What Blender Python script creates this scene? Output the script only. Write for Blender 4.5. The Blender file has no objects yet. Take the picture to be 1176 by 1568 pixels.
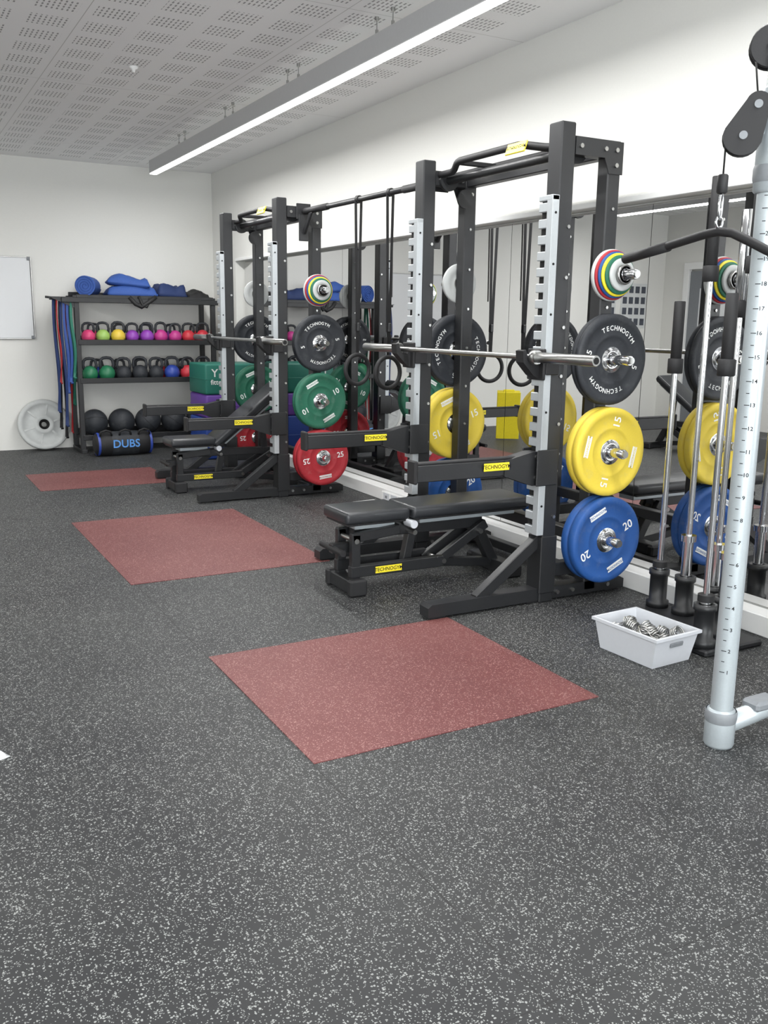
import bpy, bmesh, math, random
from mathutils import Matrix, Vector
random.seed(7)
scene=bpy.context.scene
scene.view_settings.view_transform='Standard'
def lin(c):
    c=c/255.0
    return c/12.92 if c<=0.04045 else ((c+0.055)/1.055)**2.4
def L(r,g,b): return (lin(r),lin(g),lin(b),1)
# ---------------------------------------------------------------- materials
def newmat(name):
    m=bpy.data.materials.new(name); m.use_nodes=True
    nt=m.node_tree; b=nt.nodes['Principled BSDF']
    return m,nt,b
def mat(name,col,rough=0.5,metal=0.0,nscale=60,var=0.12,bump=0.0,spec=0.5,scuff=0.0):
    m,nt,b=newmat(name)
    tc=nt.nodes.new('ShaderNodeTexCoord'); n=nt.nodes.new('ShaderNodeTexNoise')
    n.inputs['Scale'].default_value=nscale; n.inputs['Detail'].default_value=3
    nt.links.new(tc.outputs['Object'],n.inputs['Vector'])
    r=nt.nodes.new('ShaderNodeMapRange')
    r.inputs['To Min'].default_value=1-var; r.inputs['To Max'].default_value=1+var
    nt.links.new(n.outputs['Fac'],r.inputs['Value'])
    mx=nt.nodes.new('ShaderNodeVectorMath'); mx.operation='SCALE'
    mx.inputs[0].default_value=col[:3]
    nt.links.new(r.outputs[0],mx.inputs['Scale'])
    last=mx.outputs[0]
    if scuff>0:
        n2=nt.nodes.new('ShaderNodeTexNoise'); n2.inputs['Scale'].default_value=14; n2.inputs['Detail'].default_value=8; n2.inputs['Roughness'].default_value=.7
        nt.links.new(tc.outputs['Object'],n2.inputs['Vector'])
        r2=nt.nodes.new('ShaderNodeMapRange'); r2.inputs['From Min'].default_value=.52; r2.inputs['From Max'].default_value=.72; r2.inputs['To Max'].default_value=scuff
        nt.links.new(n2.outputs['Fac'],r2.inputs['Value'])
        ms=nt.nodes.new('ShaderNodeMix'); ms.data_type='RGBA'; nt.links.new(r2.outputs[0],ms.inputs[0]); nt.links.new(last,ms.inputs[6]); ms.inputs[7].default_value=(.30,.30,.29,1)
        last=ms.outputs[2]
    nt.links.new(last,b.inputs['Base Color'])
    b.inputs['Roughness'].default_value=rough; b.inputs['Metallic'].default_value=metal
    b.inputs['Specular IOR Level'].default_value=spec
    if bump>0:
        bp=nt.nodes.new('ShaderNodeBump'); bp.inputs['Strength'].default_value=bump; bp.inputs['Distance'].default_value=0.002
        nt.links.new(n.outputs['Fac'],bp.inputs['Height']); nt.links.new(bp.outputs[0],b.inputs['Normal'])
    return m
M={}
M['black']=mat('black_powder_coat',L(31,32,34),0.42,0.0,300,0.1,0.15)
M['blackm']=mat('black_matte_rubber',L(24,24,26),0.65,0.0,200,0.15,0.1)
M['vinyl']=mat('black_vinyl',L(40,42,45),0.36,0.0,250,0.1,0.25)
M['silver']=mat('silver_painted_steel',L(172,180,184),0.38,0.35,150,0.05)
M['zinc']=mat('zinc_plate',L(176,181,184),0.42,0.35,120,0.06)
M['chrome']=mat('chrome',L(215,216,218),0.14,1.0,80,0.04)
M['steel']=mat('brushed_steel',L(170,170,168),0.3,1.0,200,0.1)
M['dark']=mat('dark_gap',L(12,12,13),0.8)
M['white']=mat('white_print',L(225,227,225),0.5,0,50,0.03)
M['lgrey']=mat('light_grey_plastic',L(190,193,198),0.45,0,50,0.03)
M['grey']=mat('grey_plastic',L(120,124,128),0.5)
M['yellow']=mat('yellow_bumper_rubber',L(214,190,66),0.6,0,120,0.06,0.05,.4,.18)
M['ylabel']=mat('yellow_label',L(230,212,45),0.45)
M['blue']=mat('blue_bumper_rubber',L(30,76,140),0.6,0,120,0.08,0.05,.4,.16)
M['green']=mat('green_bumper_rubber',L(34,98,76),0.6,0,120,0.08,0.05,.4,.16)
M['red']=mat('red_bumper_rubber',L(160,36,46),0.6,0,120,0.08,0.05,.4,.16)
M['bplate']=mat('black_bumper_rubber',L(41,44,49),0.6,0,120,0.08,0.05,.4,.1)
M['disc']=mat('grey_disc_plastic',L(180,183,182),0.5,0,30,0.08)
M['trim']=mat('white_trim_paint',L(230,231,230),0.45,0,20,0.02)
M['lightbody']=mat('light_fixture_aluminium',L(188,189,190),0.5,0.1,60,0.04)
M['board']=mat('whiteboard_enamel',L(212,214,216),0.25,0,5,0.02)
M['plyog']=mat('green_foam_vinyl',L(28,106,92),0.5,0,60,0.06)
M['plyop']=mat('purple_foam_vinyl',L(98,62,148),0.5,0,60,0.06)
M['plyob']=mat('blue_foam_vinyl',L(32,64,140),0.5,0,60,0.06)
M['matblue']=mat('blue_mat_foam',L(46,80,150),0.75,0,60,0.15,0.2)
M['matnavy']=mat('dark_blue_mat_foam',L(30,48,92),0.75,0,60,0.15,0.2)
for n,c in dict(pink=(200,60,110),lime=(150,185,95),kyel=(215,185,65),violet=(135,62,165),magenta=(180,55,130),kred=(195,52,64),kgreen=(34,108,74),kblue=(42,66,150),ltblue=(90,150,220)).items():
    M[n]=mat('vinyl_'+n,L(*c),0.45,0,80,0.06)
M['bandred']=mat('red_rubber_band',L(160,45,48),0.6)
M['bandgreen']=mat('green_rubber_band',L(40,110,92),0.6)
M['bandblue']=mat('blue_rubber_band',L(50,78,145),0.6)
M['poster']=mat('poster_paper',L(205,208,208),0.6,0,8,0.15)
M['posterdark']=mat('poster_ink',L(70,75,85),0.6,0,20,0.4)
M['wall']=mat('wall_paint',L(223,223,219),0.8,0,90,0.02,0.08,0.25)
m,nt,b=newmat('mirror_glass'); b.inputs['Metallic'].default_value=1; b.inputs['Roughness'].default_value=0.0
n=nt.nodes.new('ShaderNodeTexNoise'); n.inputs['Scale'].default_value=0.7
cr=nt.nodes.new('ShaderNodeMapRange'); cr.inputs['To Min'].default_value=0.72; cr.inputs['To Max'].default_value=0.77
nt.links.new(n.outputs['Fac'],cr.inputs['Value'])
cc=nt.nodes.new('ShaderNodeCombineColor')
for i in range(3): nt.links.new(cr.outputs[0],cc.inputs[i])
nt.links.new(cc.outputs[0],b.inputs['Base Color']); M['mirror']=m
def emis(name,col,s):
    m,nt,b=newmat(name); b.inputs['Base Color'].default_value=col
    b.inputs['Emission Color'].default_value=col; b.inputs['Emission Strength'].default_value=s
    return m
M['glow']=emis('led_diffuser',(1,0.99,0.98,1),6.0)
M['window']=emis('frosted_window_glass',(0.92,0.96,1,1),2.0)  # glowing panes of the added windows, fill from behind the camera
def speckle(name,base,fleck,blot,amount,seams=None,rough=0.55):
    m,nt,b=newmat(name); N=nt.nodes; K=nt.links
    geo=N.new('ShaderNodeNewGeometry')
    def vor(scale,thr,shift):
        mp=N.new('ShaderNodeMapping'); mp.inputs['Location'].default_value=(shift,shift*1.7,0)
        K.new(geo.outputs['Position'],mp.inputs['Vector'])
        ns=N.new('ShaderNodeTexNoise'); ns.inputs['Scale'].default_value=scale*1.3; ns.inputs['Detail'].default_value=1
        K.new(mp.outputs[0],ns.inputs['Vector'])
        ad=N.new('ShaderNodeVectorMath'); ad.operation='MULTIPLY_ADD'
        K.new(ns.outputs['Color'],ad.inputs[0]); ad.inputs[1].default_value=(0.9/scale,)*3; K.new(mp.outputs[0],ad.inputs[2])
        v=N.new('ShaderNodeTexVoronoi'); v.inputs['Scale'].default_value=scale; v.voronoi_dimensions='2D'
        K.new(ad.outputs[0],v.inputs['Vector'])
        s=N.new('ShaderNodeSeparateColor'); K.new(v.outputs['Color'],s.inputs[0])
        g=N.new('ShaderNodeMath'); g.operation='GREATER_THAN'; g.inputs[1].default_value=1-thr; K.new(s.outputs[0],g.inputs[0])
        d=N.new('ShaderNodeMath'); d.operation='LESS_THAN'; d.inputs[1].default_value=0.42; K.new(v.outputs['Distance'],d.inputs[0])
        mu=N.new('ShaderNodeMath'); mu.operation='MULTIPLY'; K.new(g.outputs[0],mu.inputs[0]); K.new(d.outputs[0],mu.inputs[1])
        return mu
    a=vor(165,amount,0.0); c=vor(310,amount*1.2,3.3)
    mx=N.new('ShaderNodeMath'); mx.operation='MAXIMUM'; K.new(a.outputs[0],mx.inputs[0]); K.new(c.outputs[0],mx.inputs[1])
    big=N.new('ShaderNodeTexNoise'); big.inputs['Scale'].default_value=1.3; big.inputs['Detail'].default_value=4; K.new(geo.outputs['Position'],big.inputs['Vector'])
    rmp=N.new('ShaderNodeMapRange'); rmp.inputs['From Min'].default_value=0.35; rmp.inputs['From Max'].default_value=0.75; K.new(big.outputs['Fac'],rmp.inputs['Value'])
    bm=N.new('ShaderNodeMix'); bm.data_type='RGBA'; bm.inputs[6].default_value=base; bm.inputs[7].default_value=blot
    K.new(rmp.outputs[0],bm.inputs[0])
    fm=N.new('ShaderNodeMix'); fm.data_type='RGBA'; K.new(mx.outputs[0],fm.inputs[0]); K.new(bm.outputs[2],fm.inputs[6]); fm.inputs[7].default_value=fleck
    last=fm.outputs[2]
    if seams:
        sp=N.new('ShaderNodeSeparateXYZ'); K.new(geo.outputs['Position'],sp.inputs[0])
        for ax,val,w in seams:
            cmpn=N.new('ShaderNodeMath'); cmpn.operation='COMPARE'; cmpn.inputs[1].default_value=val; cmpn.inputs[2].default_value=w
            K.new(sp.outputs[ax],cmpn.inputs[0])
            sm=N.new('ShaderNodeMath'); sm.operation='MULTIPLY'; sm.inputs[1].default_value=0.75; K.new(cmpn.outputs[0],sm.inputs[0])
            s2=N.new('ShaderNodeMix'); s2.data_type='RGBA'; K.new(sm.outputs[0],s2.inputs[0]); K.new(last,s2.inputs[6]); s2.inputs[7].default_value=(0.008,0.008,0.008,1)
            last=s2.outputs[2]
    K.new(last,b.inputs['Base Color'])
    b.inputs['Roughness'].default_value=rough; b.inputs['Specular IOR Level'].default_value=0.36
    bp=N.new('ShaderNodeBump'); bp.inputs['Strength'].default_value=0.25; bp.inputs['Distance'].default_value=0.001
    fn=N.new('ShaderNodeTexNoise'); fn.inputs['Scale'].default_value=400; K.new(geo.outputs['Position'],fn.inputs['Vector'])
    K.new(fn.outputs['Fac'],bp.inputs['Height']); K.new(bp.outputs[0],b.inputs['Normal'])
    return m
M['floor']=speckle('speckled_rubber_floor',L(33,34,36),L(138,140,138),L(49,50,50),0.105,
    [(0,1.125,0.0025),(0,2.325,0.002),(1,4.81,0.0025),(0,-0.1,0.0018),(1,1.3,0.0018)])
M['redmat']=speckle('speckled_red_rubber',L(96,50,50),L(150,112,108),L(112,66,64),0.11)
m,nt,b=newmat('perforated_ceiling'); N=nt.nodes;K=nt.links
geo=N.new('ShaderNodeNewGeometry'); sp=N.new('ShaderNodeSeparateXYZ'); K.new(geo.outputs['Position'],sp.inputs[0])
def mth(op,a,b2=None,c=None):
    n=N.new('ShaderNodeMath'); n.operation=op
    for i,v in enumerate((a,b2,c)):
        if v is None: continue
        if isinstance(v,(int,float)): n.inputs[i].default_value=v
        else: K.new(v,n.inputs[i])
    return n.outputs[0]
def frac(v,p,off=0): return mth('FRACT',mth('DIVIDE',mth('ADD',v,off+50*p),p))
X,Y=sp.outputs[0],sp.outputs[1]
bx=mth('LESS_THAN',frac(X,0.30),0.72); by=mth('LESS_THAN',frac(Y,0.30),0.62)
hx=mth('ABSOLUTE',mth('SUBTRACT',frac(X,0.027),0.5)); hy=mth('ABSOLUTE',mth('SUBTRACT',frac(Y,0.0465),0.5))
hole=mth('MULTIPLY',mth('LESS_THAN',hx,0.18),mth('LESS_THAN',hy,0.32))
edge=mth('MULTIPLY',mth('LESS_THAN',X,3.28),mth('LESS_THAN',Y,10.3))
mask=mth('MULTIPLY',mth('MULTIPLY',bx,by),mth('MULTIPLY',hole,edge))
seam=mth('MAXIMUM',mth('LESS_THAN',frac(X,1.2,0.045),0.004),mth('LESS_THAN',frac(Y,2.4,0.055),0.002))
mx=N.new('ShaderNodeMix'); mx.data_type='RGBA'; mx.inputs[6].default_value=L(245,245,245); mx.inputs[7].default_value=L(160,160,160); K.new(mask,mx.inputs[0])
m2=N.new('ShaderNodeMix'); m2.data_type='RGBA'; K.new(mx.outputs[2],m2.inputs[6]); m2.inputs[7].default_value=L(200,200,198); K.new(seam,m2.inputs[0])
K.new(m2.outputs[2],b.inputs['Base Color']); b.inputs['Roughness'].default_value=0.85; M['ceiling']=m

# ---------------------------------------------------------------- builder
_tc={}
def text_mesh(s):
    if s in _tc: return _tc[s]
    cu=bpy.data.curves.new('t','FONT'); cu.body=s; cu.align_x='CENTER'; cu.align_y='CENTER'; cu.resolution_u=3; cu.offset=0.015
    ob=bpy.data.objects.new('t',cu); scene.collection.objects.link(ob)
    bpy.context.view_layer.update()
    me=bpy.data.meshes.new_from_object(ob.evaluated_get(bpy.context.evaluated_depsgraph_get()))
    vs=[v.co.copy() for v in me.vertices]; fs=[tuple(p.vertices) for p in me.polygons]
    bpy.data.objects.remove(ob); bpy.data.curves.remove(cu); bpy.data.meshes.remove(me)
    _tc[s]=(vs,fs); return _tc[s]
_bx={}
class B:
    def __init__(s): s.v=[];s.f=[];s.m=[];s.sm=[];s.mats=[];s.T=Matrix.Identity(4)
    def mi(s,k):
        if k not in s.mats: s.mats.append(k)
        return s.mats.index(k)
    def add(s,vs,fs,k,smooth=False,X=None):
        o=len(s.v); T=s.T@X if X is not None else s.T
        s.v+= [T@Vector(v) for v in vs]
        i=s.mi(k)
        for f in fs:
            s.f.append(tuple(o+a for a in f)); s.m.append(i); s.sm.append(smooth)
    def box(s,c,d,k,rot=None,bev=0.004,seg=1):
        bev=min(bev,min(d)*0.45)
        key=(tuple(round(x,4) for x in d),round(bev,5),seg)
        if key not in _bx:
            bm=bmesh.new(); bmesh.ops.create_cube(bm,size=1)
            for v in bm.verts: v.co=Vector((v.co.x*d[0],v.co.y*d[1],v.co.z*d[2]))
            if bev>0: bmesh.ops.bevel(bm,geom=list(bm.edges),offset=bev,segments=seg,affect='EDGES',profile=0.5)
            bm.verts.index_update()
            _bx[key]=([v.co.copy() for v in bm.verts],[tuple(v.index for v in f.verts) for f in bm.faces]); bm.free()
        vs,fs=_bx[key]
        X=Matrix.Translation(Vector(c))
        if rot is not None: X=X@rot
        s.add(vs,fs,k,seg>1,X)
    def beam(s,p0,p1,w,h,k,bev=0.004,up=(0,0,1)):
        p0=Vector(p0);p1=Vector(p1);d=(p1-p0);l=d.length;x=d/l;y=Vector(up).cross(x)
        if y.length<1e-4: y=Vector((0,1,0)).cross(x)
        y.normalize(); z=x.cross(y)
        R=Matrix((x,y,z)).transposed().to_4x4()
        s.box((p0+p1)/2,(l,w,h),k,R,bev)
    def lathe(s,prof,o,ax,k,seg=32,closed=False,smooth=True):
        a=Vector(ax).normalized(); t=Vector((0,0,1)) if abs(a.z)<0.9 else Vector((1,0,0))
        u=a.cross(t).normalized(); w=a.cross(u); o=Vector(o)
        vs=[]
        for p in prof:
            for i in range(seg):
                th=2*math.pi*i/seg; vs.append(o+a*p[1]+(u*math.cos(th)+w*math.sin(th))*max(p[0],1e-5))
        n=len(prof); g={}
        for j in range(n if closed else n-1):
            j2=(j+1)%n; kk=prof[j][2] if len(prof[j])>2 else k
            for i in range(seg):
                i2=(i+1)%seg; g.setdefault(kk,[]).append((j*seg+i,j*seg+i2,j2*seg+i2,j2*seg+i))
        off=len(s.v); s.v+=[s.T@v for v in vs]
        for kk,fs in g.items():
            mi=s.mi(kk)
            for f in fs: s.f.append(tuple(off+q for q in f)); s.m.append(mi); s.sm.append(smooth)
    def cyl(s,p0,p1,r,k,seg=20,r2=None,bev=0.0):
        p0=Vector(p0);p1=Vector(p1);l=(p1-p0).length; r2=r if r2 is None else r2
        a=p1-p0; b=bev
        if b>0:
            s.lathe([(r-b,0),(r,b),(r2,l-b),(r2-b,l)],p0,a,k,seg); s.lathe([(0,0),(r-b,0)],p0,a,k,seg,smooth=False); s.lathe([(r2-b,l),(0,l)],p0,a,k,seg,smooth=False)
        else:
            s.lathe([(r,0),(r2,l)],p0,a,k,seg); s.lathe([(0,0),(r,0)],p0,a,k,seg,smooth=False); s.lathe([(r2,l),(0,l)],p0,a,k,seg,smooth=False)
    def tube(s,pts,r,k,seg=10,closed=False):
        pts=[Vector(p) for p in pts]; n=len(pts); rings=[]; prev=None
        for i,p in enumerate(pts):
            if closed: t=(pts[(i+1)%n]-pts[i-1])
            else: t=pts[min(i+1,n-1)]-pts[max(i-1,0)]
            t.normalize()
            if prev is None:
                q=Vector((0,0,1)) if abs(t.z)<0.9 else Vector((1,0,0)); u=t.cross(q).normalized()
            else:
                u=(prev-t*prev.dot(t)); u.normalize()
            prev=u; w=t.cross(u); rings.append([p+(u*math.cos(2*math.pi*j/seg)+w*math.sin(2*math.pi*j/seg))*r for j in range(seg)])
        vs=[v for g in rings for v in g]; fs=[]
        for i in range(n if closed else n-1):
            i2=(i+1)%n
            for j in range(seg):
                j2=(j+1)%seg; fs.append((i*seg+j,i*seg+j2,i2*seg+j2,i2*seg+j))
        if not closed: fs.append(tuple(range(seg))[::-1]); fs.append(tuple((n-1)*seg+j for j in range(seg)))
        s.add(vs,fs,k,True)
    def prism(s,poly,y0,y1,k,plane='xz',X=None):
        def P(a,b,c): return {'xz':(a,c,b),'xy':(a,b,c),'yz':(c,a,b)}[plane]
        n=len(poly); vs=[P(a,b,y0) for a,b in poly]+[P(a,b,y1) for a,b in poly]
        fs=[tuple(range(n)),tuple(range(2*n-1,n-1,-1))]+[(i,i+n,(i+1)%n+n,(i+1)%n) for i in range(n)]
        s.add(vs,fs,k,False,X)
    def sphere(s,c,r,k,seg=20,rings=12):
        pr=[(math.sin(math.pi*i/rings)*r,-math.cos(math.pi*i/rings)*r) for i in range(rings+1)]
        s.lathe(pr,c,(0,0,1),k,seg)
    def text(s,t,X,size,k):
        vs,fs=text_mesh(t); s.add([v*size for v in vs],fs,k,False,X)
    def finish(s,name,loc=(0,0,0),rot=None,fix=True):
        me=bpy.data.meshes.new(name); me.from_pydata([tuple(v) for v in s.v],[],s.f)
        for k in s.mats: me.materials.append(M[k])
        me.polygons.foreach_set('material_index',s.m); me.polygons.foreach_set('use_smooth',s.sm)
        me.update()
        if fix:
            bm=bmesh.new(); bm.from_mesh(me); bmesh.ops.recalc_face_normals(bm,faces=bm.faces); bm.to_mesh(me); bm.free()
        ob=bpy.data.objects.new(name,me); scene.collection.objects.link(ob); ob.location=loc
        if rot is not None: ob.rotation_euler=rot
        return ob
RX=Matrix.Rotation
def faceY(x,y,z,rot=0):
    return Matrix.Translation((x,y,z))@RX(math.pi/2,4,'X')@RX(rot,4,'Z')
def faceX(x,y,z,rot=0):
    return Matrix.Translation((x,y,z))@RX(-math.pi/2,4,'Z')@RX(math.pi/2,4,'X')@RX(rot,4,'Z')
def label(b,c,w=0.13,h=0.032):
    x,y,z=c
    b.box((x,y,z),(w,0.003,h),'ylabel',None,0.001); b.text('TECHNOGYM',faceY(x,y-0.002,z),h*0.62*w/0.13,'dark')

# ---------------------------------------------------------------- room
W=3.51; YE=10.55; ZC=3.03; XL=-3.4; YB=-3.6; XM=3.60; MT=2.035
def simple(name,c,d,k,bev=0.0):
    b=B(); b.box((0,0,0),d,k,None,bev); return b.finish(name,c)
simple('floor',((W+XL)/2+.1,(YE+YB)/2,-0.05),(W-XL+0.6,YE-YB+0.4,0.1),'floor')
simple('ceiling',((W+XL)/2,(YE+YB)/2,ZC+0.05),(W-XL+0.4,YE-YB+0.4,0.1),'ceiling')
b=B()
b.box((W+.15,(YE+YB)/2,(ZC+MT)/2),(.30,YE-YB,ZC-MT),'wall',None,0)
b.box((XM+.12,(YE+YB)/2,MT/2),(.20,YE-YB,MT-.001),'wall',None,0)
b.box((W+.06,(YE+9.80)/2,MT/2),(.12,YE-9.80,MT-.001),'wall',None,0); b.box((W+.06,(YB-2.42)/2,MT/2),(.12,-2.42-YB,MT-.001),'wall',None,0)
b.finish('wall_right')
simple('wall_back',((W+XL)/2,YE+0.05,ZC/2),(W-XL+0.4,0.1,ZC),'wall')
simple('wall_left',(XL-0.05,(YE+YB)/2,ZC/2),(0.1,YE-YB,ZC),'wall')
simple('wall_front',((W+XL)/2,YB-0.05,ZC/2),(W-XL+0.4,0.1,ZC),'wall')
for nm,x0 in (('window_1',-1.9),('window_2',1.0)):  # made-up windows in the unseen wall, added to bring in fill
    b=B()
    b.box((x0,YB+0.015,1.6),(2.2,0.01,1.5),'window',None,0)
    for dx in (-1.1,0,1.1): b.box((x0+dx,YB+0.03,1.6),(0.06,0.05,1.56),'trim')
    for dz in (-.75,.75): b.box((x0,YB+0.03,1.6+dz),(2.26,0.052,0.06),'trim')
    b.finish(nm)
b=B(); b.box((0,0,0),(0.108,12.2,0.1),'trim',None,0.004); b.finish('baseboard_right',(W-0.018+.05,3.69,0.05))
b=B(); y=-2.4
while y<9.7:
    y1=min(y+1.22,9.78); b.box((0,(y+y1)/2,1.065),(0.008,y1-y-0.004,1.92),'mirror',None,0.0); y=y1
b.finish('wall_mirror',(XM+0.01,0,0))
b=B(); b.box((0,0,0),(.02,12.2,.03),'trim',None,.003); b.finish('trim_1',(W-.0,3.69,MT+.012))
b=B()
b.box((XL+0.022,9.55,1.1),(0.02,0.9,2.19),'grey',None,0.004)
for dy in (-.5,.5): b.box((XL+0.04,9.55+dy,1.14),(0.06,0.1,2.27),'trim')
b.box((XL+0.04,9.55,2.27),(0.062,1.1,0.1),'trim'); b.box((XL+0.034,9.55,1.35),(0.006,0.5,1.2),'board',None,0.001)
b.cyl((XL+0.03,9.2,1.05),(XL+0.09,9.2,1.05),0.012,'steel'); b.cyl((XL+0.085,9.19,1.05),(XL+0.085,9.33,1.05),0.01,'steel')
b.finish('door_1',(.004,0,0.002))
for px,pz,pw,ph in ((-2.2,1.7,.5,.65),(-2.8,1.7,.5,.65)):
    b=B(); b.box((px,YE-0.006,pz),(pw,0.008,ph),'poster',None,0.001)
    for i in range(4):
        for j in range(4): b.box((px-pw*.36+pw*.24*i,YE-0.012,pz-ph*.36+ph*.24*j),(pw*.16,0.003,ph*.15),'posterdark',None,0)
    b.finish('exercise_poster')
def pendant(x,y0,y1,watts):
    b=B(); zc=2.865
    b.box((0,0,zc+0.005),(0.075,y1-y0,0.12),'lightbody',None,0.004)
    b.box((0,0,zc-0.0585),(0.066,y1-y0-0.01,0.012),'glow',None,0.002)
    y=-(y1-y0)/2+0.45
    while y<(y1-y0)/2:
        for dy in (-0.09,0.09):
            b.cyl((0,y+dy,2.925),(0,y+dy,ZC),0.003,'steel',6); b.cyl((0,y+dy,2.925),(0,y+dy,2.965),0.009,'steel',8); b.cyl((0,y+dy,ZC-0.02),(0,y+dy,ZC),0.012,'steel',8)
        y+=1.25
    b.finish('pendant_light',(x,(y0+y1)/2,0))
    l=bpy.data.lights.new('tube','AREA'); l.shape='RECTANGLE'; l.size=0.062; l.size_y=y1-y0-0.03; l.energy=watts; l.color=(1,0.995,0.985)
    o=bpy.data.objects.new('pendant_light_lamp',l); scene.collection.objects.link(o); o.location=(x,(y0+y1)/2,2.795)
pendant(2.55,-2.0,9.45,210)
pendant(-1.4,-2.0,9.45,285)
l=bpy.data.lights.new('win','AREA'); l.shape='RECTANGLE'; l.size=5.0; l.size_y=1.5; l.energy=520; l.color=(0.95,0.98,1)
o=bpy.data.objects.new('window_daylight',l); scene.collection.objects.link(o); o.location=(-0.4,YB+0.1,1.6); o.rotation_euler=(math.radians(106),0,0)  # added fill lamp in front of the made-up windows
w=bpy.data.worlds.new('w'); scene.world=w; w.use_nodes=True; w.node_tree.nodes['Background'].inputs[0].default_value=(0.8,0.85,0.9,1)
b=B(); b.lathe([(0,0),(0.03,0),(0.028,0.012),(0.012,0.02),(0.01,.035),(0,0.037)],(0,0,0),(0,0,-1),'trim'); b.finish('smoke_detector',(1.65,6.5,ZC))
b=B(); b.box((0,0,0),(0.03,0.40,0.075),'trim'); 
for i in (-.12,0,.12): b.box((-0.016,i,0),(0.004,0.095,0.06),'lgrey',None,0.001); b.box((-0.019,i,0),(0.002,0.03,0.02),'grey',None,0)
b.finish('socket_trunking',(3.468,6.12,0.05))
b=B(); b.box((0,0,.003),(.20,.34,.006),'white',None,.001)
for i in range(5): b.box((-.06+i*.03,0,.0065),(.010,.26 if i%2 else .2,.001),'grey',None,0)
b.finish('laminated_notice',(3.34,6.22,0),(0,0,.08))
for x0,x1,y0,y1 in ((1.13,2.33,2.50,3.58),(1.10,2.28,4.81,6.53),(1.10,2.24,7.88,8.78)):
    simple('floor_mat',((x0+x1)/2,(y0+y1)/2,0.0015),(x1-x0,y1-y0,0.003),'redmat')

# ---------------------------------------------------------------- plates
def plate(col,t,num,loc,rot=0,R=0.225,curved=False):
    b=B(); c=t/2
    hub='chrome'
    fr=[(.027,.002,hub),(.05,.002,hub),(.055,.008,hub),(.064,.008,col),(.068,.010,col),(R*.50,.010,col),(R*.52,.005,col),(R*.56,.007,col),(R*.82,.007,col),(R*.85,0.0,col),(R-.008,0.0,col),(R,.008,col)]
    prof=[(r,-c+h,k) for r,h,k in fr]
    back=[(r,c-h,k) for r,h,k in fr[::-1]]
    b.lathe(prof+back,(0,0,0),(0,1,0),col,48,closed=True)
    f=-c+.007-.0012
    if curved:
        for base in (math.pi/2,-math.pi/2):
            s='TECHNOGYM'
            for i,ch in enumerate(s):
                a=base+rot-(i-4)*0.17
                b.text(ch,faceY(math.cos(a)*R*.69,f,math.sin(a)*R*.69,a-math.pi/2),.033,'white')
        for a in (rot,rot+math.pi):
            b.text(num,faceY(math.cos(a)*R*.68,f,math.sin(a)*R*.68,a-math.pi/2),.045,'white')
    else:
        for a in (math.pi/2+rot,-math.pi/2+rot):
            x,z=math.cos(a)*R*.69,math.sin(a)*R*.69
            b.box((x,f,z),(.11,.0015,.03),'white',RX(-(a-math.pi/2),4,'Y'),0.0006)
            b.text('TECHNOGYM',faceY(x,f-.0015,z,a-math.pi/2),.0185,col)
        for a in (rot,rot+math.pi):
            b.text(num,faceY(math.cos(a)*R*.68,f,math.sin(a)*R*.68,a),.062,'white')
    return b.finish('weight_plate',loc)
def small_plate(col,face,R,t,loc):
    b=B(); c=t/2
    fr=[(.027,0,'chrome'),(.04,0,face),(R*.6,.002,face),(R*.62,0,col),(R-.004,0,col),(R,.004,col)]
    b.lathe([(r,-c+h,k) for r,h,k in fr]+[(r,c-h,k) for r,h,k in fr[::-1]],(0,0,0),(0,1,0),col,40,closed=True)
    return b.finish('weight_plate',loc)

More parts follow.
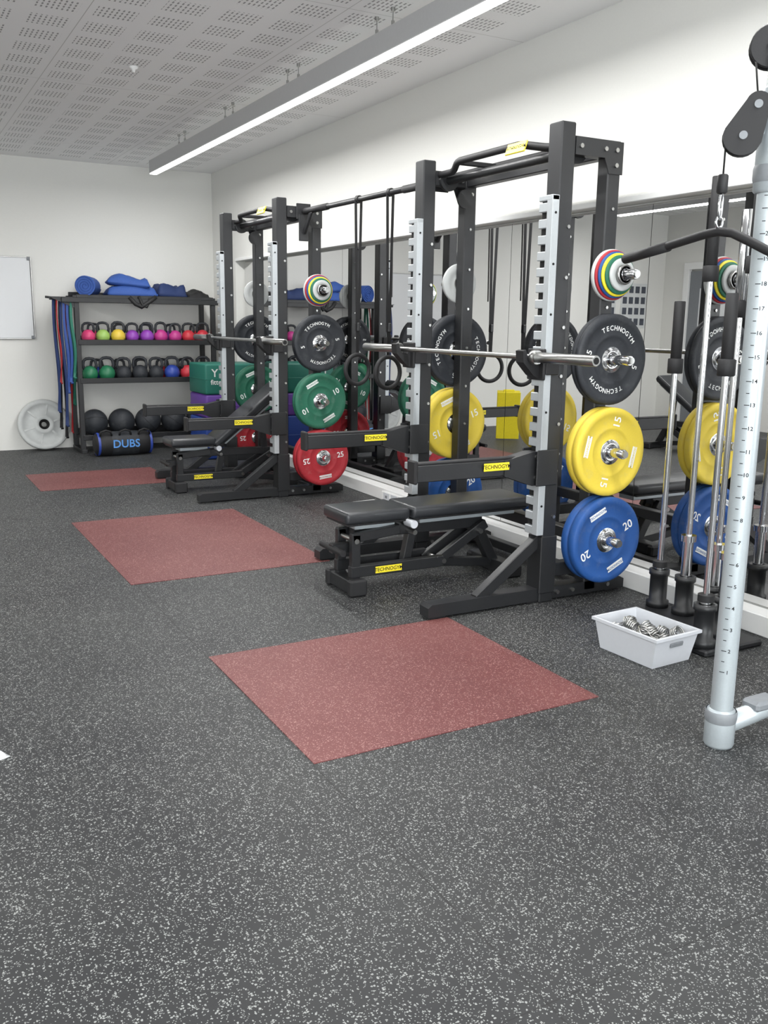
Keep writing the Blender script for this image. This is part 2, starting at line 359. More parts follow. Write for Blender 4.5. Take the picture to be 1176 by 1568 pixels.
# ---------------------------------------------------------------- rack
SP=1.24; HZ=(0.32,0.775,1.235,1.645); RC=0.34
def rack(X0,Y0,za):
    b=B()
    for si,ys in ((0,0.0),(1,SP)):
        out=-1 if si==0 else 1
        b.box((.0425,ys,1.165),(.085,.10,2.33),'black',None,.006)
        b.box((RC,ys,1.15),(.08,.08,2.25),'black',None,.006)
        b.box((.20,ys,2.235),(.30,.075,.08),'black'); 
        b.prism([(.09,2.27),(.30,2.27),(.385,2.27),(.385,2.12),(.30,2.12),(.27,2.19),(.09,2.19)],ys+out*.040,ys+out*.046,'black')
        for gx,gz in ((.12,2.23),(.27,2.23),(.34,2.23),(.34,2.16)): b.cyl((gx,ys-.04-(.006 if si==0 else 0),gz),(gx,ys-.056,gz),.011,'steel',8)
        b.prism([(-.66,0.012),(-.66,.06),(-.64,.075),(.55,.075),(.58,.06),(.58,.012)],ys-.04,ys+.04,'black')
        for fx in (-.6,-.02,.5): b.box((fx,ys,.0065),(.09,.07,.012),'blackm')
        for fx in (.12,.22,.46): b.cyl((fx,ys-.04,.045),(fx,ys-.052,.045),.011,'steel',8)
        b.beam((-.36,ys,.055),(.01,ys,.33),.05,.06,'black')
        b.box((.0425,ys,.20),(.10,.112,.30),'black')
        b.box((.20,ys,.16),(.26,.06,.07),'black')
        z0,z1=.36,2.0; zm=(z0+z1)/2
        b.box((-.018,ys-.0505,zm),(.040,.005,z1-z0),'zinc',None,.001)
        b.box((-.036,ys-.032,zm),(.005,.040,z1-z0),'zinc',None,.001)
        b.box((-.012,ys+.018,zm),(.008,.066,z1-z0-.004),'dark',None,0)
        p=.0745; n=int((z1-z0)/p)
        for i in range(n+1):
            zz=z0+i*p+.022
            if zz+.02>z1: break
            b.box((-.024,ys+.019,zz),(.026,.064,.042),'zinc',None,.003)
        b.box((-.018,ys,z1-.012),(.042,.106,.026),'zinc')
        z=.45
        while z<2.0:
            b.cyl((.062,ys-.05,z),(.062,ys-.058,z),.009,'steel',8)
            b.cyl((-.018,ys-.053,z+.06),(-.018,ys-.056,z+.06),.006,'dark',8)
            b.cyl((RC,ys-.04,z+.1),(RC,ys-.047,z+.1),.008,'steel',8)
            z+=.235
        for hz in HZ:
            b.cyl((RC,ys+out*.04,hz),(RC,ys+out*.05,hz),.045,'steel',24)
            b.cyl((RC,ys+out*.04,hz),(RC,ys+out*.235,hz),.0245,'chrome',20,bev=.003)
            b.cyl((RC,ys+out*.235,hz),(RC,ys+out*.245,hz),.018,'steel',16)
        zj=1.222
        b.box((.0,ys-.062,zj-.01),(.08,.012,.10),'blackm'); b.box((.0,ys+.062,zj-.01),(.08,.012,.10),'blackm')
        b.box((-.048,ys,zj-.01),(.016,.13,.15),'blackm')
        b.prism([(-.056,zj+.03),(-.056,zj-.08),(-.09,zj-.06),(-.15,zj+.0),(-.155,zj+.055),(-.138,zj+.06),(-.115,zj+.0),(-.075,zj-.0)],ys-.03,ys+.03,'blackm')
        b.box((-.385,ys,za),(.72,.06,.08),'black'); b.box((-.385,ys,za+.045),(.70,.045,.012),'blackm')
        b.box((-.74,ys,za+.008),(.02,.075,.11),'blackm',None,.006)
        b.prism([(-.04,za+.07),(-.04,za-.10),(-.07,za-.10),(-.24,za-.04),(-.24,za+.035),(-.07,za+.07)],ys-.036,ys+.036,'black')
        for q in (-.06,.06): b.box((.0,ys+q,za-.01),(.13,.010,.18),'black')
        for gx,gz in ((-.05,za+.045),(-.05,za-.06)): b.cyl((gx,ys-.036,gz),(gx,ys-.046,gz),.011,'steel',8)
        label(b,(-.29,ys-.0375,za+.01),.15,.038)
    b.box((RC,SP/2,.30),(.06,SP-.08,.06),'black'); b.box((RC,SP/2,2.235),(.06,SP-.08,.07),'black')
    b.box((.46,SP/2,.05),(.06,SP-.08,.05),'black')
    def wav(xo,zo,amp,zamp,a0=.10,w_=.18):
        pts=[]
        for i in range(41):
            t=i/40; e=max(0,min(1,(t-a0)/w_))*max(0,min(1,(1-a0-t)/w_)); e=e*e*(3-2*e)
            pts.append((xo+amp*e,.03+t*(SP-.06),zo+zamp*e))
        return pts
    b.tube(wav(.12,2.255,-.07,.03),.019,'blackm'); b.tube(wav(.22,2.255,.10,.03),.019,'blackm')
    b.tube(wav(.17,2.225,0,0),.024,'black')
    for yy in (.33,.91): b.beam((.05,yy,2.28),(.32,yy,2.28),.03,.025,'blackm')
    b.box((.028,.34,2.268),(.010,.16,.058),'ylabel',RX(math.radians(20),4,'Y'),.003); b.text('TECHNOGYM',faceX(.021,.34,2.268),.028,'dark')
    for ys in (0.05,SP-.05):
        b.cyl((.17,ys-.012,2.225),(.17,ys+.012,2.225),.06,'black',24)
    b.cyl((RC-.05,SP-.06,2.13),(RC-.05,SP-.045,2.13),.055,'black',20)
    b.finish('squat_rack',(X0,Y0,0))
R1=(2.88,3.62); R2=(2.78,6.87)
rack(*R1,.715); rack(*R2,.61)
def stack(R,side,items):
    for hz,lst in items:
        d=.051
        for it in lst:
            col,t=it[0],it[1]
            yy=R[1]+(-(d+t/2) if side==0 else SP+(d+t/2)); d+=t+.0008
            if it[2]=='s': small_plate(col,it[3],it[4],t,(R[0]+RC,yy,hz))
            else: plate(col,t,it[2],(R[0]+RC,yy,hz-.0005),it[3],curved=(col=='bplate'))
def fracs(): return [('disc',.02,'s','disc',.125),('red',.014,'s','disc',.12),('blue',.014,'s','disc',.112),('ylabel',.014,'s','disc',.104),('green',.012,'s','disc',.094),('disc',.016,'s','disc',.078),('steel',.02,'s','steel',.048)]
def grey2(): return [('disc',.02,'s','disc',.12),('disc',.02,'s','disc',.11)]
stack(R1,0,[(HZ[0],[('blue',.052,'20',.5),('blue',.052,'20',.45)]),(HZ[1],[('yellow',.046,'15',1.45),('yellow',.046,'15',1.35)]),(HZ[2],[('bplate',.03,'5',0),('bplate',.03,'5',-.25)]),(HZ[3],fracs())])
stack(R1,1,[(HZ[0],[('blue',.052,'20',.5),('blue',.052,'20',.3)]),(HZ[1],[('yellow',.046,'15',.4),('yellow',.046,'15',1.2)]),(HZ[2],[('bplate',.03,'5',1.4),('bplate',.03,'5',.15)]),(HZ[3],grey2())])
stack(R2,0,[(HZ[0],[('red',.062,'25',0),('red',.062,'25',.12)]),(HZ[1],[('green',.036,'10',0.4),('green',.036,'10',.5)]),(HZ[2],[('bplate',.03,'5',0),('bplate',.03,'5',.2)]),(HZ[3],fracs())])
stack(R2,1,[(HZ[0],[('red',.062,'25',0),('red',.062,'25',.1)]),(HZ[1],[('green',.036,'10',0.4),('green',.036,'10',.5)]),(HZ[2],[('bplate',.03,'5',0),('bplate',.03,'5',.2)]),(HZ[3],grey2())])
def barbell(x,y0,z):
    b=B()
    b.cyl((0,.41,0),(0,1.79,0),.014,'steel',16)
    for a,c in ((0,.415),(2.2,1.785)):
        s=1 if c>a else -1
        b.cyl((0,a,0),(0,c,0),.025,'steel',24,bev=.002); b.cyl((0,c,0),(0,c+s*.03,0),.036,'steel',24,bev=.003); b.cyl((0,a-s*.001,0),(0,a,0),.016,'dark',12)
    b.finish('barbell',(x,y0,z))
barbell(R1[0]-.094,3.14,1.2475); barbell(R2[0]-.094,6.45,1.2475)
b=B(); xa,ya,xb,yb,zb=3.06,R1[1]+SP+.052,3.0,R2[1]-.052,2.235
b.tube([(xa,ya,zb),(xb,yb,zb)],.019,'black',14)
for t in (.12,.88): b.tube([(xa+(xb-xa)*(t-.1),ya+(yb-ya)*(t-.1),zb),(xa+(xb-xa)*(t+.1),ya+(yb-ya)*(t+.1),zb)],.024,'blackm',14)
b.box((xa,ya+.006,zb),(.12,.01,.12),'black'); b.box((xb,yb-.006,zb),(.12,.01,.12),'black')
b.beam((xb,yb-.02,zb-.16),(xb,yb-.16,zb-.01),.02,.04,'black'); b.box((xb,yb-.008,zb-.12),(.08,.012,.2),'black')
b.finish('pull_up_bar')
for yy in (5.5,5.93):
    t=(yy-ya)/(yb-ya); xx=xa+(xb-xa)*t
    b=B()
    b.tube([(math.cos(a)*.105,0,math.sin(a)*.105) for a in [2*math.pi*i/32 for i in range(32)]],.015,'blackm',12,closed=True)
    for s in (-1,1):
        b.beam((s*.004,0,.118),(s*.024,0,1.16),.003,.022,'blackm',.0005,up=(1,0,0))
    b.beam((.03,.01,.5),(.035,.02,1.10),.018,.003,'blackm',.0005,up=(1,0,0))
    b.box((0,0,.30),(.025,.04,.06),'black'); b.cyl((0,-.014,1.166),(0,.014,1.166),.027,'blackm',16)
    b.finish('gymnastic_ring',(xx,yy,1.07),(0,0,math.radians(10)))

# ---------------------------------------------------------------- benches
def bench(name,loc,ang=0,rotz=0):
    b=B(); ph=.39
    def pad(x0,x1,T=None):
        old=b.T
        if T is not None: b.T=b.T@T
        b.box(((x0+x1)/2,0,ph+.025),(x1-x0,.29,.065),'vinyl',None,.02,4)
        b.box(((x0+x1)/2,0,ph-.012),(x1-x0-.03,.25,.014),'blackm')
        b.box(((x0+x1)/2+.02,0,ph-.036),(x1-x0-.14,.13,.034),'silver',None,.004)
        b.T=old
    pad(0,.38)
    piv=Matrix.Translation((.43,0,ph-.03))@RX(math.radians(-ang),4,'Y')@Matrix.Translation((-.43,0,-(ph-.03)))
    pad(.395,1.17,piv)
    b.beam((.10,0,.31),(.92,0,.30),.06,.06,'black')
    b.box((.07,0,.045),(.08,.28,.07),'black')
    for s in (-1,1):
        b.box((.07,s*.135,.045),(.1,.05,.09),'blackm',None,.01)
        b.box((.08,s*.085,.19),(.05,.04,.26),'black')
        b.beam((.06,s*.085,.30),(.34,s*.085,.325),.04,.05,'black')
    b.cyl((-.01,-.13,.235),(-.01,.13,.235),.017,'blackm',14); b.beam((-.02,0,.235),(.10,0,.235),.05,.05,'black')
    b.beam((.05,-.085,.12),(.62,-.085,.12),.045,.06,'black'); b.beam((.05,.085,.12),(.62,.085,.12),.045,.06,'black')
    label(b,(.27,-.1105,.12),.16,.036)
    b.beam((.58,-.06,.10),(.92,-.06,.30),.035,.055,'black'); b.beam((.58,.06,.10),(.92,.06,.30),.035,.055,'black')
    b.beam((.47,0,.30),(.43,0,.12),.05,.05,'black',up=(1,0,0))
    for x,z in ((.62,.12),(.08,.285),(.86,.265),(.43,.30)): b.cyl((x,-.11,z),(x,.11,z),.014,'steel',10)
    b.beam((.88,0,.30),(1.02,0,.05),.06,.06,'black',up=(1,0,0)); b.box((1.03,0,.04),(.08,.40,.07),'black')
    for s in (-1,1): b.box((1.03,s*.19,.035),(.1,.05,.07),'blackm',None,.01)
    b.beam((.58,0,.10),(1.02,0,.05),.05,.05,'black')
    if ang>5:
        e=piv@Vector((.92,0,ph-.03)); b.beam((.88,0,.12),(e.x,e.y,e.z),.05,.05,'black')
    b.cyl((.40,-.07,ph-.035),(.40,-.15,ph-.035),.022,'lgrey',14); b.cyl((.40,.07,ph-.035),(.40,.15,ph-.035),.022,'lgrey',14)
    b.finish(name,loc,(0,0,rotz))
bench('weight_bench',(2.03,4.23,0))
bench('weight_bench',(2.05,7.47,0),38)

# ---------------------------------------------------------------- storage basket
b=B()
def ring(w,d,z): return [(-w/2,-d/2,z),(w/2,-d/2,z),(w/2,d/2,z),(-w/2,d/2,z)]
q4=lambda a,c:[(a+i,a+(i+1)%4,c+(i+1)%4,c+i) for i in range(4)]
vs=ring(.225,.30,0)+ring(.26,.355,.14)+ring(.278,.373,.14)+ring(.278,.373,.127)
b.add(vs,q4(0,4)+q4(4,8)+q4(8,12)+[(0,3,2,1)],'lgrey')
b.add(ring(.217,.292,.006)+ring(.252,.347,.14),[(0,1,2,3)]+q4(0,4),'lgrey')
b.add(ring(.252,.347,.14)+ring(.26,.355,.14),q4(0,4),'lgrey')
b.box((0,-.174,.095),(.075,.006,.02),'grey',RX(math.radians(11),4,'X'),.002)
for i in range(26):
    cx_,cy_,cz=random.uniform(-.08,.08),random.uniform(-.12,.12),random.uniform(.04,.125)
    R=RX(random.uniform(0,3),4,'X')@RX(random.uniform(0,3),4,'Z'); pts=[]
    for j in range(40):
        a=j*.55; pts.append(Matrix.Translation((cx_,cy_,cz))@R@Vector((math.cos(a)*.026,math.sin(a)*.026,(j-20)*.0009)))
    b.tube(pts,.0035,'steel',6)
b.finish('storage_basket',(2.835,2.78,0),(0,0,math.radians(3)),fix=False)

# ---------------------------------------------------------------- vertical bar holder
b=B()
bars=[(3.33,3.20,1.52,'b'),(3.35,3.05,2.06,'c'),(3.08,2.68,1.54,'b'),(3.24,2.72,2.08,'c'),(3.34,2.86,1.9,'d')]
b.box((3.21,2.93,.015),(.36,.64,.03),'black',None,.008)
for x,y,h,s in bars:
    hh=.22
    b.lathe([(.038,.03),(.055,.03),(.055,.06),(.043,.065),(.043,hh-.03),(.050,hh-.025),(.050,hh),(.030,hh),(.030,.04)],(x,y,0),(0,0,1),'black',20)
b.finish('barbell_holder')
for x,y,h,s in bars:
    b=B()
    lo=.36 if s!='b' else .2
    b.cyl((0,0,0),(0,0,lo),.025,'chrome',20); b.cyl((0,0,lo),(0,0,lo+.03),.036,'blackm' if s=='b' else 'chrome',20)
    b.cyl((0,0,.2),(0,0,h-.35),.0145,'chrome',16)
    top='blackm' if s in 'bc' else 'chrome'
    tl=.30 if s=='b' else .42
    b.cyl((0,0,h-tl-.07),(0,0,h-tl),.036,'blackm',20,bev=.003); b.cyl((0,0,h-tl-.01),(0,0,h-.035),.026,top,20,bev=.003)
    b.finish('barbell',(x,y,.033))

# ---------------------------------------------------------------- cable machine
b=B(); cx_,cy_=2.42,2.0
b.cyl((cx_,cy_,.02),(cx_,cy_,2.2),.037,'silver',32)
b.lathe([(.0,.0),(.045,.0),(.05,.01),(.05,.11),(.046,.13),(.038,.135)],(cx_,cy_,0),(0,0,1),'silver',28)
b.lathe([(.051,.09),(.053,.10),(.053,.125),(.05,.13)],(cx_,cy_,0),(0,0,1),'grey',28)
b.tube([(cx_+.03,cy_,.07),(cx_+.25,cy_+.01,.085),(cx_+.6,cy_-.1,.085)],.034,'silver',16)
b.box((cx_+.2,cy_,.115),(.12,.075,.035),'grey',None,.01)
for i in range(2,44):
    z=.2+i*.037; a=math.radians(205)
    b.box((cx_+math.cos(a)*.0368,cy_+math.sin(a)*.0368,z),(.0015,.010 if i%2 else .016,.0022),'dark',RX(a,4,'Z'),0)
    if i%2==0: b.text(str(i//2),Matrix.Translation((cx_+math.cos(a+.45)*.0378,cy_+math.sin(a+.45)*.0378,z))@RX(a+.45+math.pi/2,4,'Z')@RX(math.pi/2,4,'X'),.018,'dark')
b.box((3.05,1.75,1.15),(.24,.50,2.3),'grey',None,.02,2); b.box((2.92,1.75,1.1),(.02,.40,1.9),'blackm',None,.004)
b.beam((cx_,cy_,2.2),(3.0,1.85,2.2),.09,.10,'silver',.01); b.box((3.0,1.75,.04),(.35,.6,.08),'silver',None,.01)
b.cyl((cx_,cy_,1.80),(cx_,cy_,2.10),.050,'silver',28,bev=.006)
b.lathe([(.051,1.83),(.054,1.84),(.054,1.87),(.051,1.88)],(cx_,cy_,0),(0,0,1),'grey',24)
lx,ly=2.277,2.056
d=Vector((.72,-.69,0)).normalized(); pc=Vector((lx,ly,1.955))+d*.045; nrm=Vector((-d.y,d.x,0))
e=Vector((.035,.085)); caps=[]
ax=e.normalized(); ang0=math.atan2(ax.y,ax.x)
for i in range(13): a=ang0+math.pi/2+math.pi*i/12; caps.append((math.cos(a)*.056,math.sin(a)*.056))
for i in range(13): a=ang0-math.pi/2+math.pi*i/12; caps.append((e.x+math.cos(a)*.036,e.y+math.sin(a)*.036))
HM=Matrix((d,nrm,Vector((0,0,1)))).transposed().to_4x4(); HM=Matrix.Translation(pc)@HM
b.prism(caps,-.022,-.013,'blackm','xz',HM); b.prism(caps,.013,.022,'blackm','xz',HM)
b.cyl(pc-nrm*.012,pc+nrm*.012,.047,'grey',28); b.cyl(pc-nrm*.027,pc+nrm*.027,.012,'grey',16)
q=pc+d*.035+Vector((0,0,.085)); b.cyl(q-nrm*.026,q+nrm*.026,.012,'grey',16); b.cyl(q-nrm*.012,q+nrm*.012,.026,'grey',20)
b.beam(pc+Vector((0,0,.04)),(cx_,cy_,2.0),.024,.08,'lgrey',.008)
pt=Vector((2.405,2.03,2.215))
for s in (-1,1): b.cyl(pt+nrm*s*.012,pt+nrm*s*.022,.062,'blackm',28,bev=.003)
b.cyl(pt-nrm*.011,pt+nrm*.011,.05,'grey',24); b.cyl(pt-nrm*.027,pt+nrm*.027,.012,'grey',16)
b.tube([pc+d*.035+Vector((0,0,.1)),pt-d*.045],.003,'dark',6)
b.tube([(lx,ly,1.84),(lx,ly,1.955)],.003,'dark',6)
b.cyl((lx,ly,1.795),(lx,ly,1.85),.016,'blackm',16,bev=.004)
b.finish('cable_machine')
b=B(); zt=1.675
b.tube([(.04,.43,-.045),(.02,.25,-.022),(.01,.15,-.008),(.0,.05,.006),(0,0,.010),(.005,-.05,.002),(.015,-.10,-.022),(.03,-.17,-.058),(.05,-.30,-.11),(.07,-.44,-.16)],.0135,'blackm',14)
b.tube([(.041,.44,-.046),(.02,.22,-.018)],.017,'blackm',14); b.tube([(.072,-.45,-.163),(.05,-.27,-.098)],.017,'blackm',14)
b.tube([(math.cos(a)*.014,0,.036+math.sin(a)*.016) for a in [2*math.pi*i/16 for i in range(16)]],.004,'chrome',8,closed=True)
b.tube([(math.cos(a)*.013,math.cos(a)*.006,.083+math.sin(a)*.038) for a in [2*math.pi*i/20 for i in range(20)]],.004,'chrome',8,closed=True)
b.finish('lat_pulldown_bar',(lx,ly,zt))

# ---------------------------------------------------------------- storage shelving at end wall
b=B(); x0,x1=1.86,3.32; yf,yb_=10.02,10.45
SH=(.16,.76,1.16,1.62)
for x in (x0,x1):
    b.beam((x,yf+.02,.02),(x,yf+.02,1.64),.05,.05,'black',up=(0,1,0)); b.beam((x,yb_,.02),(x,yb_,1.64),.05,.05,'black',up=(0,1,0))
    b.beam((x,yf-.05,.02),(x,yb_+.03,.02),.06,.04,'black')
    b.beam((x,yf,.9),(x,yb_,.9),.03,.03,'black')
for z in SH:
    b.box(((x0+x1)/2,(yf+yb_)/2,z-.012),(x1-x0,yb_-yf,.02),'black'); b.box(((x0+x1)/2,yf,z+.0),(x1-x0,.02,.055),'black'); b.box(((x0+x1)/2,yb_,z+.02),(x1-x0,.015,.08),'black')
b.box(((x0+x1)/2-.05,yf-.012,1.59),(x1-x0+.2,.03,.05),'black')
b.prism([(x0-.27,1.62),(x0,1.62),(x0,1.50),(x0-.05,1.52)],10.02,10.04,'black')
for i,z in enumerate((1.58,1.60)): b.cyl((x0-.02,10.05+i*.25,z),(x0-.26,10.05+i*.25,z+.02),.012,'black',12)
b.finish('storage_shelf')
def kettlebell(x,y,z,k,s=1.0):
    b=B(); R=.068*s
    pr=[(0,-R*.86),(R*.55,-R*.86),(R*.8,-R*.7),(R*.98,-R*.25),(R,0),(R*.9,R*.42),(R*.6,R*.78),(R*.3,R*.92),(0,R*.96)]
    b.lathe(pr,(0,0,R*.86),(0,0,1),k,20)
    hp=[(-.047*s,0,R*1.3),(-.056*s,0,R*1.9),(-.05*s,0,R*2.45),(-.03*s,0,R*2.7),(0,0,R*2.76),(.03*s,0,R*2.7),(.05*s,0,R*2.45),(.056*s,0,R*1.9),(.047*s,0,R*1.3)]
    b.tube(hp,.013*s,'bplate',10)
    b.finish('kettlebell',(x,y,z),(0,0,random.uniform(-.3,.3)))
c1=['pink','lime','kyel','violet','violet','magenta','magenta','kred','kred']
for i,c in enumerate(c1): kettlebell(1.985+i*.155,10.13+.02*(i%2),1.1605,c,1.05+.03*(i%3))
for i,c in enumerate(['pink','kyel','violet','violet','kred']): kettlebell(2.08+i*.28,10.34,1.1605,c,1.0)
c2=['kgreen','kgreen','bplate','bplate','bplate','kblue','kred','kblue']
for i,c in enumerate(c2): kettlebell(1.985+i*.177,10.14,.7605,c,1.22+.04*(i%2))
for i,c in enumerate(['kblue','bplate','kyel','kred','bplate']): kettlebell(2.1+i*.24,10.35,.7605,c,1.1)
for i in range(5):
    b=B(); r=.142; b.sphere((0,0,0),r,'bplate',32,20)
    b.tube([(math.cos(a)*r,math.sin(a)*r,0) for a in [2*math.pi*j/32 for j in range(32)]],.002,'dark',6,closed=True)
    b.finish('medicine_ball',(2.02+i*.29,10.21,.1605+r),(random.uniform(0,1),.5,random.uniform(0,3)))
b=B()
bands=[('matnavy',10.06,-.22,1.15),('bandred',10.04,-.19,.85),('matnavy',10.06,-.15,1.30),('bandblue',10.05,-.12,.95),('bandblue',10.05,-.085,.85),('bandgreen',10.04,-.05,.80),('bandgreen',10.3,-.02,1.1),('blackm',10.3,-.12,1.45),('bandred',10.3,-.06,1.4),('blackm',10.3,-.17,1.35)]
for k,yy,dx,ln in bands:
    n=14; pts=[]; zt_=1.60
    for i in range(n+1): pts.append((x0+dx-.012*math.sin(i*.5),yy-.016-.03*math.sin(math.pi*i/n),zt_-ln*i/n))
    for i in range(7):
        a=math.pi*i/6; pts.append((x0+dx+.008,yy-.016*math.cos(a),zt_-ln-.02*math.sin(a)))
    for i in range(n+1): pts.append((x0+dx+.008+.01*math.sin(i*.4),yy+.016+.03*math.sin(math.pi*i/n),zt_-ln+ln*i/n))
    for i in range(7):
        a=math.pi*i/6; pts.append((x0+dx,yy+.016*math.cos(a),zt_+.014*math.sin(a)))
    pts=[Vector(p) for p in pts]
    wv=Vector((.013 if k!='bandred' else .007,.004,0)); vs=[];fs=[]; m_=len(pts)
    for p in pts: vs+=[p-wv,p+wv]
    for i in range(m_): j=(i+1)%m_; fs.append((2*i,2*i+1,2*j+1,2*j))
    b.add(vs,fs,k,True)
b.finish('resistance_bands',(0,0,0),fix=False)
def roll(name,loc,R,length,k,rz=0):
    b=B(); pts=[]
    nn=90
    for i in range(nn):
        a=i*.28; r=.012+a*(R-.012)/(nn*.28); pts.append((math.cos(a)*r,math.sin(a)*r))
    vs=[];fs=[]
    for a_,c_ in pts: vs+=[(a_,-length/2-.008,c_),(a_,length/2+.008,c_)]
    for i in range(len(pts)-1): fs.append((2*i,2*i+1,2*i+3,2*i+2))
    b.add(vs,fs,k,True); b.cyl((0,-length/2,0),(0,length/2,0),R-.008,k,28)
    b.finish(name,loc,(0,0,rz),fix=False)
roll('rolled_yoga_mat',(2.02,10.20,1.6205+.115),.11,.38,'matblue',-.35)
def slab(cx,cy,cz,lx_,ly_,t,k,seed,lobe=.02):
    rnd=random.Random(seed); b=B(); nx,ny=18,9; ph=[rnd.uniform(0,6) for _ in range(4)]
    vs=[];fs=[]
    for s in (0,1):
        for i in range(nx+1):
            for j in range(ny+1):
                u,v=i/nx-.5,j/ny-.5
                h=lobe*(math.sin(u*9+ph[0])+math.sin(v*7+ph[1])*.6+math.sin(u*17+v*8+ph[2])*.4)+lobe*1.7
                e=min(1,(0.5-abs(u))*10)*min(1,(0.5-abs(v))*8); e=max(e,0)**.5
                vs.append((u*lx_,v*ly_, t*.5+h*.5*e + (t*.5+h*.5)*e if s else 0.0 + (1-e)*(t*.3)))
    q=(nx+1)*(ny+1)
    for s in (0,1):
        for i in range(nx):
            for j in range(ny):
                a=s*q+i*(ny+1)+j; fs.append((a,a+1,a+ny+2,a+ny+1))
    for i in range(nx):
        for j in (0,ny): a=i*(ny+1)+j; fs.append((a,a+ny+1,a+ny+1+q,a+q))
    for j in range(ny):
        for i in (0,nx): a=i*(ny+1)+j; fs.append((a,a+1,a+1+q,a+q))
    b.add(vs,fs,k,True); return b
b=slab(0,0,0,.52,.34,.10,'matblue',3,.016); b.finish('folded_mat',(2.46,10.20,1.6205),(0,0,-.05))
b=slab(0,0,0,.44,.30,.07,'matblue',9,.018); b.finish('folded_mat',(2.43,10.19,1.74),(0,math.radians(5),-.12))
b=slab(0,0,0,.32,.30,.11,'matnavy',5,.018); b.finish('folded_mat',(2.87,10.19,1.6205),(0,math.radians(3),.1))
b=slab(0,0,0,.24,.32,.06,'blackm',4,.018); b.finish('exercise_cloth',(3.17,10.19,1.6205),(0,0,.05))
b=B()
b.tube([(2.40,10.0,1.63),(2.46,9.985,1.56),(2.52,9.985,1.53),(2.60,9.985,1.58),(2.68,9.99,1.64)],.022,'blackm',8); b.tube([(2.5,10.0,1.64),(2.53,9.98,1.55),(2.57,9.98,1.53),(2.62,9.99,1.62)],.016,'blackm',8)
b.finish('carry_strap')
b=B()
b.lathe([(0,-.30),(.08,-.30),(.115,-.28),(.125,-.2),(.125,.2),(.115,.28),(.08,.30),(0,.30)],(0,0,.125),(1,0,0),'blackm',24)
for x in (-.27,.27): b.lathe([(.119,-.012),(.1205,.012)],(x,0,.125),(1,0,0),'kblue',24)
b.lathe([(.1255,-.14),(.128,-.12),(.128,.12),(.1255,.14)],(0,0,.125),(1,0,0),'bplate',24)
b.text('DUBS',faceY(0,-.130,.13),.115,'ltblue')
for x in (-.2,0,.2): b.tube([(x-.06,-.085,.22),(x-.05,-.09,.26),(x,-.09,.275),(x+.05,-.09,.26),(x+.06,-.085,.22)],.011,'blackm',8)
b.finish('sandbag',(2.21,9.74,0),(0,0,.05))
b=B(); R=.27
fr=[(.028,.012,'dark'),(.05,.012,'dark'),(.055,0,'disc'),(.10,0,'disc'),(.105,.008,'disc'),(.215,.008,'disc'),(.22,0,'disc'),(.26,0,'disc'),(.27,.01,'disc')]
b.lathe([(r,-.025+h,k) for r,h,k in fr]+[(r,.025-h,k) for r,h,k in fr[::-1]],(0,0,0),(0,1,0),'disc',48,closed=True)
for i in range(6):
    a=i*math.pi/3+.3; b.box((math.cos(a)*.16,-.018,math.sin(a)*.16),(.11,.006,.02),'disc',RX(-a,4,'Y'),.002)
b.finish('grey_weight_disc',(1.53,10.42,.278),(math.radians(-12),0,0))
b=B(); b.box((.82,YE-.012,1.605),(1.36,.02,.83),'board',None,.002)
for z in (1.185,2.025): b.box((.82,YE-.016,z),(1.38,.026,.012),'steel',None,.003)
for x in (.13,1.51): b.box((x,YE-.016,1.605),(.012,.026,.84),'steel',None,.003)
for x in (.15,1.49):
    for z in (1.2,2.01): b.box((x,YE-.03,z),(.035,.01,.035),'grey',None,.004)
b.finish('whiteboard')
def plyo(z0,z1,k,txt,dx=0):
    b=B(); w_,d_=.60,.55
    b.box((0,0,(z1-z0)/2),(w_,d_,z1-z0-.003),k,None,.02,3)
    b.box((0,0,(z1-z0)*.5),(w_+.004,d_+.004,.008),k,None,.002)
    b.text(txt,faceY(-.17,-d_/2-.003,(z1-z0)/2-.03),.07,'white')
    if z1-z0>.28: b.text('Y',faceY(-.2,-d_/2-.003,(z1-z0)/2+.06),.11,'white')
    b.finish('foam_plyo_box',(3.19+dx,9.30,z0+.0015))
plyo(0,.42,'plyob','THOR'); plyo(.42,.66,'plyop','20',.005); plyo(.66,.97,'plyog','fitted',0)
b=slab(0,0,0,.30,.18,.006,'board',5,.006); b.finish('towel',(.10,3.02,0.0),(0,0,.4))
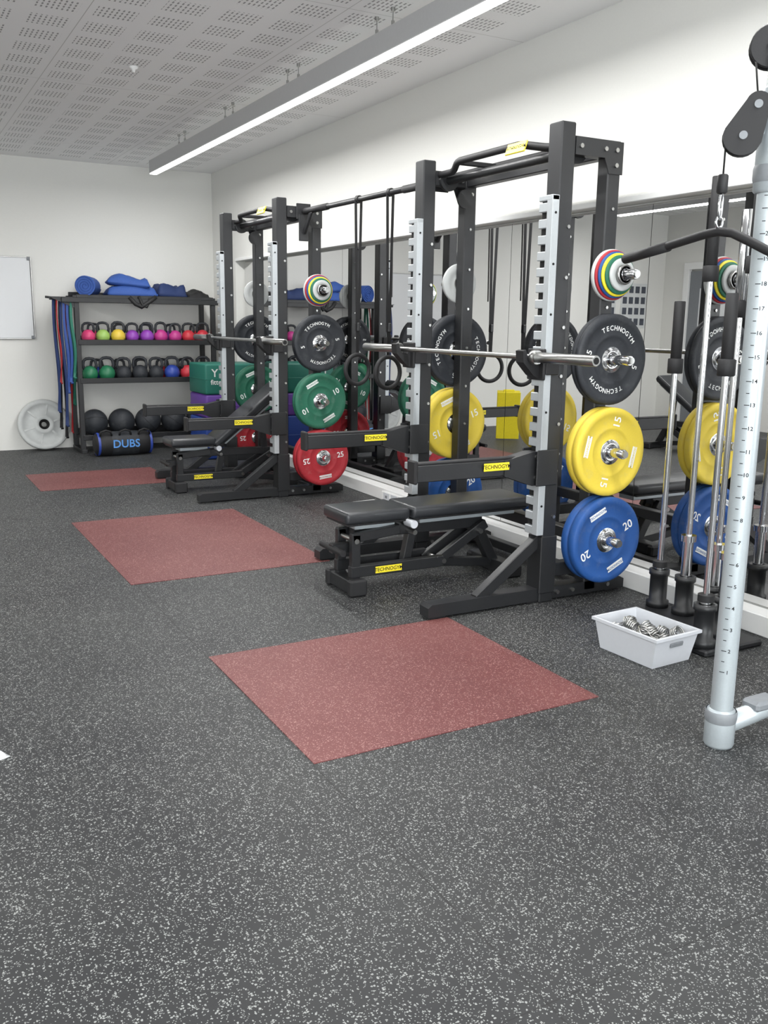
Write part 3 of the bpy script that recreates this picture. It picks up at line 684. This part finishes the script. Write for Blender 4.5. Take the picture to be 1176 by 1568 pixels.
# ---------------------------------------------------------------- part of the room seen in the mirror
b=B()
for s in (-1,1):
    Rm=RX(s*math.radians(14),4,'X'); b.box((0,s*-.085,.30),(.28,.018,.60),'ylabel',Rm,.004)
b.box((0,0,.59),(.14,.05,.05),'ylabel',None,.01)
b.text('CAUTION',Matrix.Translation((0,-.112,.42))@RX(math.radians(76),4,'X'),.05,'dark'); b.text('WET FLOOR',Matrix.Translation((0,-.128,.33))@RX(math.radians(76),4,'X'),.04,'dark')
b.finish('wet_floor_sign',(.42,9.2,.005),(0,0,math.radians(35)))
bench('weight_bench',(-.9,5.0,0),0,math.radians(90)); bench('weight_bench',(-1.0,6.9,0),35,math.radians(80))
def station(x,y):
    b=B()
    b.box((0,0,1.05),(.5,.28,2.1),'grey',None,.02,2); b.box((0,-.145,1.0),(.3,.01,1.7),'blackm')
    for i in range(14): b.box((0,-.16,.25+i*.05),(.26,.05,.042),'black')
    for s in (-1,1):
        b.tube([(s*.3,-.1,.05),(s*.55,-.6,.05),(s*.6,-1.2,.05)],.035,'silver',12); b.tube([(s*.25,0,2.0),(s*.5,-.3,1.95),(s*.6,-.7,1.6),(s*.6,-.8,1.2)],.03,'silver',12)
        b.tube([(s*.6,-.8,1.2),(s*.6,-1.0,1.2)],.02,'ylabel',10)
    b.box((0,-.8,.46),(.32,.4,.08),'vinyl',None,.025,3); b.box((0,-.48,.85),(.3,.08,.65),'vinyl',None,.025,3); b.box((0,-.7,.22),(.08,.08,.44),'silver'); b.box((0,-.5,.05),(.1,1.1,.08),'silver')
    b.finish('chest_press_machine',(x,y,0),(0,0,math.radians(90)))
station(-2.9,4.2); station(-2.9,6.6)
b=B()
for z in (.35,.72,1.05): b.box((0,0,z-.03),(.35,1.8,.03),'black')
for yy in (-.85,.85): b.box((0,yy,.55),(.4,.06,1.1),'black')
b.finish('dumbbell_rack',(-3.1,2.0,0))
b=B()
for z,n in ((.35,6),(.72,7),(1.05,8)):
    for i in range(n):
        yy=-.72+i*1.44/(n-1)
        b.cyl((-.06,yy,z+.04),(.06,yy,z+.04),.015,'chrome',8)
        for s in (-1,1): b.cyl((s*.06,yy,z+.04),(s*.13,yy,z+.04),.055,'bplate',6)
b.finish('dumbbell_set',(-3.1,2.0,0))

# ---------------------------------------------------------------- camera
f=1402.8;yaw,pt_,ro=[math.radians(a) for a in (28.82,11.66,0.78)]
wv=Vector((math.sin(yaw)*math.cos(pt_),math.cos(yaw)*math.cos(pt_),-math.sin(pt_)))
r0=Vector((math.cos(yaw),-math.sin(yaw),0)); u0=r0.cross(wv)
r=r0*math.cos(ro)+u0*math.sin(ro); u=-r0*math.sin(ro)+u0*math.cos(ro)
cam=bpy.data.cameras.new('camera'); co=bpy.data.objects.new('camera',cam); scene.collection.objects.link(co)
Rm=Matrix((r,u,-wv)).transposed().to_4x4(); co.matrix_world=Matrix.Translation((0,0,1.4))@Rm
cam.sensor_fit='VERTICAL'; cam.sensor_height=32; cam.lens=f/1568*32; cam.clip_start=.02
scene.camera=co
